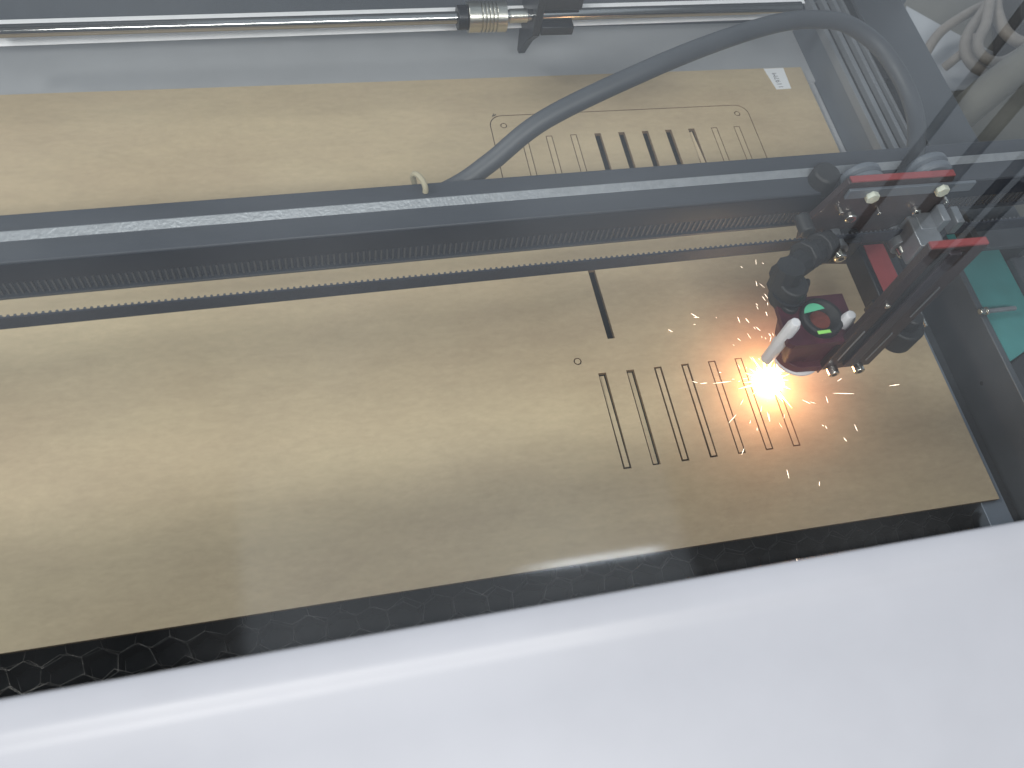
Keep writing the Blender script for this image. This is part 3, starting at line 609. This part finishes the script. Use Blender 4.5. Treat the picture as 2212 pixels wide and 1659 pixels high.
# halo of the spark, put in as an emissive volume round the cut
mt = bpy.data.materials.new('spark_halo'); mt.use_nodes = True; n = mt.node_tree.nodes; l = mt.node_tree.links; n.clear()
o = n.new('ShaderNodeOutputMaterial'); pv = n.new('ShaderNodeEmission')
tcn = n.new('ShaderNodeTexCoord'); ln = n.new('ShaderNodeVectorMath'); ln.operation = 'LENGTH'; l.new(tcn.outputs['Object'], ln.inputs[0])
def nm_(op, a, b=None):
    q_ = n.new('ShaderNodeMath'); q_.operation = op
    for i, z_ in enumerate((a, b)):
        if z_ is None: continue
        if isinstance(z_, (int, float)): q_.inputs[i].default_value = z_
        else: l.new(z_, q_.inputs[i])
    return q_.outputs[0]
r_ = nm_('MULTIPLY', ln.outputs['Value'], 100.0)          # cm
e1_ = nm_('MULTIPLY', nm_('POWER', 2.718, nm_('MULTIPLY', r_, -0.50)), 1.0)
fall = nm_('MAXIMUM', nm_('SUBTRACT', 1.0, nm_('DIVIDE', r_, 7.5)), 0.0)
nz_ = n.new('ShaderNodeTexNoise'); nz_.inputs['Scale'].default_value = 45; l.new(tcn.outputs['Object'], nz_.inputs['Vector'])
den = nm_('MULTIPLY', nm_('MULTIPLY', e1_, fall), nm_('ADD', 0.55, nm_('MULTIPLY', nz_.outputs['Fac'], 0.9)))
l.new(nm_('MULTIPLY', den, 58.0), pv.inputs['Strength'])
cr = n.new('ShaderNodeValToRGB'); l.new(nm_('DIVIDE', r_, 7.5), cr.inputs[0])
cr.color_ramp.elements[0].color = (1, .52, .22, 1); cr.color_ramp.elements[1].color = (1, .34, .22, 1); cr.color_ramp.elements[1].position = .5
l.new(cr.outputs[0], pv.inputs['Color']); l.new(pv.outputs[0], o.inputs['Volume'])
halo = MB().ring(SP + Vector((0, 0, 0)), (0, 0, 1), [(0.001, .02)] + [(7.5 * math.cos(math.radians(a)), .02 + 7.5 * math.sin(math.radians(a))) for a in range(0, 90, 10)] + [(0.001, 7.52)], 32)
halo.build('spark_halo', mt, fl_)
pl = bpy.data.lights.new('spark_light', 'POINT'); pl.energy = 0.09; pl.color = (1.0, 0.42, 0.22); pl.shadow_soft_size = 0.008
po = bpy.data.objects.new('spark_light', pl); C.objects.link(po); po.location = (SP + Vector((-.3, -.4, 2.3))) * S
# flying sparks
mb = MB()
def streak(c_, d_, l_, r_):
    mb.tube([c_ - d_ * l_ / 2, c_ + d_ * l_ * .1, c_ + d_ * l_ / 2], [r_ * .3, r_, r_ * .3], 5)
for k in range(66):
    t_ = rs.random()
    if k < 28:                       # fountain thrown up and back
        u = rs.gauss(1652, 34); v = rs.uniform(560, 800); z_ = rs.uniform(1, 5)
        c_ = at(u, v, z=z_); d_ = Vector((rs.gauss(-.25, .2), .9, rs.gauss(.2, .25))).normalized(); l_ = rs.uniform(.12, .5)
    else:
        a = rs.uniform(0, 2 * math.pi); rad = rs.uniform(1.8, 3.2) + abs(rs.gauss(0, 2.6))
        c_ = SP + Vector((math.cos(a) * rad, math.sin(a) * rad, rs.uniform(.1, 2.2))); d_ = Vector((math.cos(a), math.sin(a), rs.gauss(.1, .35)))
        d_ = (d_ + Vector((rs.gauss(0, .3), rs.gauss(0, .3), 0))).normalized(); l_ = rs.uniform(.08, .55)
    streak(c_, d_, l_, rs.uniform(.008, .020))
for (u, v, z_, dx, dy, l_) in ((1822, 850, .6, 1, -.15, 1.5), (1932, 832, .5, 1, .02, .8), (1560, 826, .4, 1, 0, 1.3), (1520, 828, .4, 1, 0, .5), (1660, 900, .8, .1, 1, .7), (1702, 1024, .6, .1, 1, .6), (1770, 1045, .5, .4, 1, .3),
                               (1582, 905, .6, .8, .6, .9), (1742, 868, .5, .8, -.6, .6), (1605, 975, .4, .6, .8, .5), (1722, 1212, .5, .1, 1, .3), (1800, 772, 3, .6, .7, .6), (1835, 742, 2, .6, .7, .4)):
    streak(at(u, v, z=z_), Vector((dx, dy, 0)).normalized(), l_, .018)
so = mb.build('flying_sparks', emis('hot_spark', (1.0, 0.80, 0.62), 5)); tag(so, 'fine bright sparks flying off the cut', 'sparks', kind='stuff')

# ------------------------------------------------------------------ front lip of the housing and the clear lid
def FL(x, dy, z): return Vector((x, -6.44 + 0.0105 * (x + 50) + dy, z))
lip = thing('front_housing', (-30, -12, -12), 'glossy white enamelled front panel of the machine housing', 'housing')
pr_ = [(0.0, -12), (0.0, 19.80), (-.05, 19.93), (-.16, 20.0), (-0.55, 20.03), (-0.95, 20.01), (-1.18, 19.94), (-1.36, 19.84), (-1.7, 19.72), (-3.0, 19.52), (-12, 18.3), (-13, 17.6), (-13.2, -12)]
o_ = MB().prism(pr_, lambda a, b, t: FL(-80 + 100 * t, a, b)).build('front_panel', M['enamel'], lip, angle=60)
for k, (u, v, r_, tx) in enumerate(((1998, 1462, .045, 'faint grey speck on the right of the white front panel'), (650, 1412, .05, 'faint smudge speck near the upper edge of the white front panel, left of centre'))):
    p = at(u, v, z=19.95 if k else 19.25); crumb('dirt_speck', p, r_, tx, 'grey')
p = at(1027, 1642, z=19.0); crumb('dirt_speck', p, 0.07, 'tiny black speck of dirt on the white front panel', 'black')
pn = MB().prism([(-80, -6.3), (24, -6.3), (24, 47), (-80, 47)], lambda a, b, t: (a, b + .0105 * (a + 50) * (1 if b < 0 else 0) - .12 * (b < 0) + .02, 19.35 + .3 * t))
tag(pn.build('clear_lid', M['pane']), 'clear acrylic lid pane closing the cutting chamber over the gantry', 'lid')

# unseen rods added beside the view so the pane mirrors them as dark streaks
for (u, v, zl, r_, tx) in ((2240, -16, 26, .34, 'added unseen black rod farthest back, mirrored as a dark streak in the clear lid'), (2232, 178, 14, .42, 'added unseen black rod second from the back, mirrored as a dark streak in the clear lid'),
                           (2226, 326, 9, .30, 'added unseen black rod third from the back, mirrored as a dark streak in the clear lid'), (2226, 385, 7, .34, 'added unseen black rod nearest the front, mirrored as a dark streak in the clear lid')):
    p = at(u, v, z=19.66)
    tag(MB().cyl((p.x, p.y, 19.66), (p.x, p.y, 19.66 + zl), r_, r_, 16).build('mirrored_rod', M['black']), tx, 'rod', 'unseen rods added for streaks in the lid')
